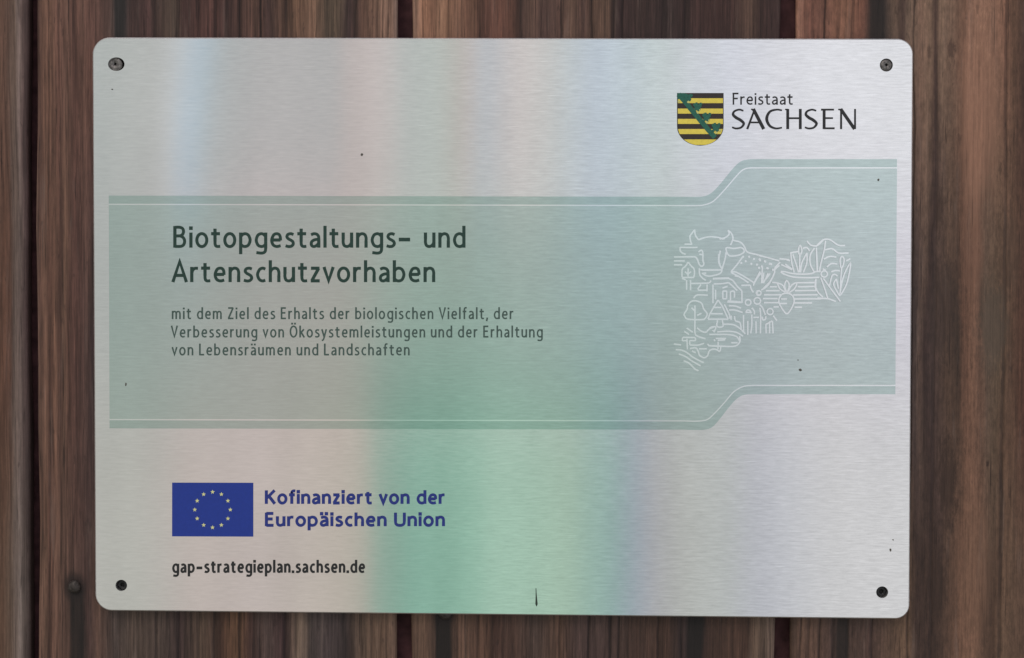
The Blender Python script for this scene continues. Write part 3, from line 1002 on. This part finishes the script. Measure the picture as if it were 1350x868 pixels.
D(880, 290, 7.89, [
    [(630, 105), (640, 150), (600, 185), (540, 200)], [(640, 115), (670, 150), (680, 200), (655, 265)],
    [(680, 212), (760, 235), (800, 280), (830, 335), (920, 360), (1026, 390)], ['x', (610, 293), (690, 298), (770, 290), (798, 330), (760, 360), (700, 375), (635, 368)],
    [(790, 375), (720, 470), (660, 540)], [(610, 330), (600, 400), (580, 470), (565, 520)], [(550, 320), (535, 400), (545, 470), (565, 505)],
    [(215, 440), (185, 485), (155, 510), (150, 560), (152, 598)], [(215, 440), (245, 480), (275, 510), (280, 560), (272, 600)], [(150, 600), (275, 600)],
    [(215, 505), (212, 590)], [(180, 540), (212, 565)], [(245, 540), (214, 562)], [(150, 610), (190, 625)], [(270, 815), (310, 782), (420, 785)],
    [(340, 520), (560, 522)], [(470, 610), (640, 605)]])
D(945, 310, 17.36, [['p', x, y, 27] for x, y in ((740, 500), (850, 550), (990, 580), (1110, 610), (790, 660), (920, 680), (1030, 720), (1150, 760), (600, 500), (660, 600), (1210, 660), (560, 640))])
D(935, 350, 17.36, [
    [(440, 300), (540, 350), (640, 480), (740, 580)], [(745, 580), (750, 860)], [(440, 395), (540, 480), (640, 580)], [(80, 310), (440, 300)],
    [(440, 395), (300, 420), (100, 425)], [(85, 440), (85, 870)], [(145, 560), (145, 780)], [(310, 590), (400, 590)], [(400, 590), (395, 765)], [(395, 765), (310, 765)], [(310, 765), (310, 590)],
    [(485, 600), (485, 800)], [(485, 600), (570, 600), (575, 740)], [(420, 815), (720, 842)], [(300, 520), (420, 480)],
    [(490, 160), (620, 160), (980, 370), (1025, 430)], [(490, 160), (700, 270), (900, 400)], [(730, 460), (940, 455)], [(940, 455), (960, 540), (1010, 620)],
    [(1020, 430), (1090, 300), (1185, 170)], ['r', 1130, 635, 55], ['r', 1100, 815, 75], ['r', 890, 850, 65], [(580, 240), (700, 260)]])
D(885, 385, 17.36, [
    ['x', (460, 220), (560, 205), (690, 260), (740, 390), (820, 500), (775, 605), (700, 635), (380, 625), (310, 560), (295, 500), (360, 400), (380, 300)],
    [(540, 310), (540, 870)], [(460, 360), (530, 430)], [(590, 540), (690, 490)]])
D(880, 390, 7.89, [
    [(525, 45), (440, 190)], [(440, 190), (420, 245)], [(420, 245), (632, 245)], [(632, 245), (570, 110)], [(570, 110), (525, 45)], [(470, 122), (560, 122)], [(450, 188), (575, 188)], [(520, 255), (515, 320), (575, 320), (570, 255)],
    [(590, 90), (640, 190), (648, 240)], [(635, 105), (700, 108), (765, 130)], [(640, 150), (700, 150), (782, 175)], [(620, 65), (770, 72)],
    [(750, 420), (752, 480), (700, 525), (560, 525), (430, 520)], [(660, 490), (730, 490)], [(600, 460), (520, 465)], [(500, 445), (610, 445)]])
D(935, 390, 14.47, [
    ['r', 1160, 305, 58], [(652, 370), (655, 690)], [(735, 480), (735, 750)], [(810, 360), (812, 560), (790, 720)], [(840, 415), (950, 415)], [(890, 490), (895, 720)],
    [(965, 230), (980, 400), (975, 720)], [(960, 170), (1010, 220), (1040, 290), (1070, 370)], [(1080, 540), (1085, 720)], [(1150, 490), (1150, 720)], [(1205, 480), (1217, 720)], [(1220, 380), (1290, 480)],
    [(1200, 480), (1085, 545)], [(690, 320), (730, 275), (780, 290), (800, 340)], [(690, 320), (790, 320)], [(810, 230), (855, 290), (860, 360)], [(1010, 400), (1020, 460), (1070, 450), (1080, 390)],
    [(0, 620), (60, 595), (130, 590)], [(270, 545), (400, 545), (500, 570), (600, 640), (690, 730)], [(150, 690), (400, 680), (540, 710), (645, 775)], [(0, 740), (350, 742), (520, 780), (580, 868)],
    [(420, 380), (415, 465)], [(480, 390), (500, 480), (585, 515), (610, 640)], [(60, 660), (110, 690)], [(90, 700), (130, 600)]])
D(885, 425, 12.4, [
    [(420, 90), (480, 140), (560, 165), (620, 110), (690, 80)], [(385, 0), (385, 165), (420, 225), (560, 270)], [(250, 95), (350, 165)], [(210, 150), (290, 200)],
    [(185, 248), (390, 250)], [(185, 248), (185, 300), (260, 300)], [(300, 300), (390, 300), (390, 250)], [(255, 270), (262, 445)], [(300, 300), (302, 370)], [(40, 355), (160, 372)], [(300, 372), (430, 375), (535, 345)],
    [(300, 432), (400, 420), (440, 480), (460, 540), (530, 580), (590, 550), (620, 470), (680, 440), (740, 448), (790, 475), (812, 390)], [(590, 355), (640, 388), (868, 395)], [(450, 435), (580, 435)],
    [(70, 450), (160, 455), (260, 500), (350, 570), (480, 640), (530, 660)], [(120, 520), (230, 560), (330, 630), (480, 715)], [(200, 630), (290, 670), (380, 760), (445, 795)],
    [(335, 470), (400, 500)], [(695, 280), (715, 310)], [(765, 320), (762, 440)]])
D(990, 350, 12.4, [
    [(305, 350), (425, 350)], [(240, 415), (470, 415)], [(210, 482), (500, 482)], [(190, 545), (440, 545)], [(210, 610), (460, 610)], [(365, 680), (455, 680)],
    [(740, 285), (1050, 282)], [(760, 350), (1055, 345)], [(715, 415), (1065, 412)], [(690, 485), (1090, 482)], [(710, 550), (1150, 548)], [(710, 615), (1000, 615)], [(710, 685), (835, 685)],
    ['x', (585, 455), (500, 480), (455, 560), (470, 640), (530, 740), (585, 792), (640, 740), (700, 620), (700, 540), (660, 480)], [(490, 550), (590, 550)], [(475, 625), (590, 625)],
    ['x', (590, 435), (550, 340), (580, 250), (625, 320)], [(560, 440), (470, 380), (430, 290)], [(345, 280), (430, 290), (520, 330), (570, 435)], ['x', (610, 440), (660, 330), (740, 288), (735, 345), (680, 410)],
    [(150, 100), (60, 270), (40, 335)], [(210, 120), (190, 290)], [(315, 130), (240, 230)], [(465, 0), (390, 70), (380, 130), (310, 280), (240, 360), (165, 405)], ['r', 130, 452, 34]])
D(1000, 290, 7.89, [
    [(0, 372), (80, 390), (215, 428)], [(225, 440), (170, 500), (165, 555), (120, 640), (40, 725)], [(215, 405), (320, 415)], [(235, 465), (350, 520)], [(40, 490), (30, 660)], [(100, 555), (50, 660)]])
D(1000, 290, 7.89, [['p', x, y, 13] for x, y in ((10, 412), (65, 432), (35, 488), (95, 505), (130, 462), (5, 500), (150, 520))])
D(1035, 305, 10.84, [
    [(-65, 575), (0, 580), (100, 605), (260, 615), (380, 605), (430, 580), (510, 572)], [(-65, 585), (0, 620), (120, 655), (300, 665), (490, 660)],
    [(80, 300), (95, 450), (130, 590)], [(80, 310), (190, 290)], [(110, 330), (160, 480), (190, 590)], ['x', (215, 205), (190, 270), (210, 345), (240, 280)], [(210, 350), (205, 590)],
    [(312, 310), (240, 450), (220, 590)], [(312, 310), (310, 450), (260, 590)], [(250, 245), (310, 235), (350, 285)], [(420, 240), (360, 340), (360, 470), (412, 580)], [(445, 240), (455, 400), (462, 580)],
    [(310, 140), (370, 200), (460, 205), (540, 130)], [(0, 400), (70, 425)], [(0, 470), (100, 545)], [(440, 680), (435, 860)]])
D(1075, 305, 8.68, [
    [(0, 180), (50, 130), (100, 95), (170, 100), (260, 160), (340, 165)], [(115, 110), (100, 220), (60, 380), (45, 470)], [(110, 215), (190, 200), (265, 250), (380, 250)], [(95, 320), (160, 290), (240, 297)],
    [(130, 410), (180, 372), (250, 377)], [(180, 465), (230, 450), (280, 455)], [(10, 190), (20, 460)], ['x', (290, 410), (283, 320), (308, 290), (328, 330), (310, 410)], [(300, 410), (290, 560), (280, 730)],
    ['x', (400, 365), (335, 480), (300, 600), (282, 730), (350, 620), (385, 490)], [(240, 545), (208, 605), (240, 680), (275, 740)], [(255, 515), (220, 495), (188, 515), (160, 625)], [(240, 545), (262, 660)],
    [(90, 540), (170, 650), (285, 805)], [(60, 530), (110, 670), (140, 770)], [(0, 640), (30, 700), (85, 755)], [(140, 770), (235, 805)], ['r', 100, 490, 36], [(80, 430), (120, 450)], [(350, 340), (400, 315)], [(-2, 560), (-5, 650)], [(20, 765), (140, 772)]])
P.build('farm_drawing', M_DRAW, sign)

# specks of dirt and a splinter stuck on the metal
for (x, y, rx, ry) in ((477, 204, 1.8, 1.7), (1158, 237.3, 1.5, 1.5), (1055, 488, 1.9, 1.6), (1174, 725.5, 1.2, 2.0), (1177.5, 712, 1.0, .7), (166, 507, 1.0, 2.2), (148, 118, 1.2, .7), (1052, 475, .8, .8)):
    bm = bmesh.new()
    bmesh.ops.create_uvsphere(bm, u_segments=8, v_segments=6, radius=1.0)
    c = at(x, y)
    for v in bm.verts:
        j = 1 + random.uniform(-.25, .25)
        v.co = Vector((c.x + v.co.x * rx * j / 3600, -0.0001 + v.co.y * 0.0002, c.z + v.co.z * ry * j / 3600))
    link('dirt_speck', bm, M_DIRT, sign)
bm = bmesh.new()
prev = None
for k in range(9):
    f = k / 8
    c = at(706.6 + .8 * f, 776 + 23.5 * f)
    r = (0.5 + 1.3 * f ** 1.6) / 3600 if k < 8 else 0.3 / 3600
    rg = [bm.verts.new((c.x + r * math.cos(a * math.pi / 3), -0.00015 + r * math.sin(a * math.pi / 3), c.z)) for a in range(6)]
    if prev:
        for a in range(6):
            bm.faces.new((prev[a], prev[(a + 1) % 6], rg[(a + 1) % 6], rg[a]))
    prev = rg
bmesh.ops.recalc_face_normals(bm, faces=bm.faces[:])
link('stuck_splinter', bm, M_SPLINTER, sign)

# ------------------------------------------------------------------ screws and nails


def lathe(bm, prof, n=28, wob=0.0):
    """prof: (radius, y) pairs from the back to the front centre; axis along y."""
    prev = None
    ph = random.random() * 6
    for r, y in prof:
        if r < 1e-7:
            c = bm.verts.new((0, y, 0))
            for k in range(n):
                bm.faces.new((prev[k], prev[(k + 1) % n], c))
            return
        rg = []
        for k in range(n):
            a = 2 * math.pi * k / n
            q = r * (1 + wob * math.sin(3 * a + ph) + wob * .6 * math.sin(5 * a + ph * 2))
            rg.append(bm.verts.new((q * math.cos(a), y, q * math.sin(a))))
        if prev:
            for k in range(n):
                bm.faces.new((prev[k], prev[(k + 1) % n], rg[(k + 1) % n], rg[k]))
        else:
            bm.faces.new(list(reversed(rg)))
        prev = rg
    bm.faces.new(prev)


def screw(px, py, r, y_face, mat, label, sock=1.0, dome=0.0006, turn=0.2):
    c = at(px, py)
    o = empty('screw', (c.x, WOOD_Y, c.z))
    tag(o, label, 'screw', 'screws in the corner holes of the sign')
    yf = y_face - WOOD_Y
    bm = bmesh.new()
    rs = r * .42 * sock
    lathe(bm, [(r * .5, 0.0008), (r * .55, yf + 0.0024), (r * .97, yf + dome + 0.0005), (r, yf + dome), (r * .93, yf + dome * .55), (r * .75, yf + dome * .2), (rs, yf), (rs * .92, yf + 0.0008), (0, yf + 0.0009)], 32, .012)
    bmesh.ops.recalc_face_normals(bm, faces=bm.faces[:])
    link('head', bm, mat, o, True)
    bm = bmesh.new()
    n = 6
    rr = r * .44 * sock
    pts = [((rr if k % 2 == 0 else rr * .68) * math.cos(math.pi * k / n + turn), (rr if k % 2 == 0 else rr * .68) * math.sin(math.pi * k / n + turn)) for k in range(2 * n)]
    a = [bm.verts.new((x, yf - 0.00003, z)) for x, z in pts]
    b_ = [bm.verts.new((x * .8, yf + 0.0006, z * .8)) for x, z in pts]
    for k in range(2 * n):
        bm.faces.new((a[k], a[(k + 1) % (2 * n)], b_[(k + 1) % (2 * n)], b_[k]))
    bm.faces.new(b_)
    bmesh.ops.recalc_face_normals(bm, faces=bm.faces[:])
    link('socket', bm, M_HOLE, o)
    bm = bmesh.new()
    lathe(bm, [(0.0001, 0.017), (r * .35, 0.012), (r * .38, 0.0007), (0, 0.0006)], 16)
    bmesh.ops.recalc_face_normals(bm, faces=bm.faces[:])
    link('shank', bm, mat, o, True)
    return o


screw(151.4, 84.4, 9.0 / 3630, 0.0004, M_SCREW, 'grey screw head sitting off centre in the oval top left hole', sock=.45, dome=0.0003)
screw(1168.3, 86.0, 8.2 / 3630, -0.0003, M_SCREW, 'dark grey domed screw filling the top right hole of the sign', dome=0.0011, turn=.5, sock=.5)
screw(159.9, 772.1, 6.6 / 3630, 0.0010, M_SCREW_BLACK, 'black screw sunk in the bottom left hole below the blue flag', turn=.1)
screw(1163.1, 781.0, 6.9 / 3630, 0.0010, M_SCREW_BLACK, 'black screw sunk in the bottom right hole of the sign', turn=.3)


def nail(px, py, r, label):
    c = at(px, py, WOOD_Y)
    bm = bmesh.new()
    lathe(bm, [(r * .3, 0.012), (r * .32, 0.0012), (r * .98, 0.0008), (r, -0.0002), (r * .9, -0.0009), (r * .6, -0.0015), (r * .25, -0.0018), (0, -0.0019)], 26, .05)
    bmesh.ops.recalc_face_normals(bm, faces=bm.faces[:])
    o = link('nail', bm, M_NAIL, None, True)
    o.location = (c.x, WOOD_Y, c.z)
    tag(o, label, 'nail', 'nails holding the boards')


nail(98.5, 773.5, 9.0 / 3600, 'rusty nail head left of the sign at the top of a dark stain')
nail(587, 808.5, 9.0 / 3600, 'nail head half hidden under the bottom edge of the sign')
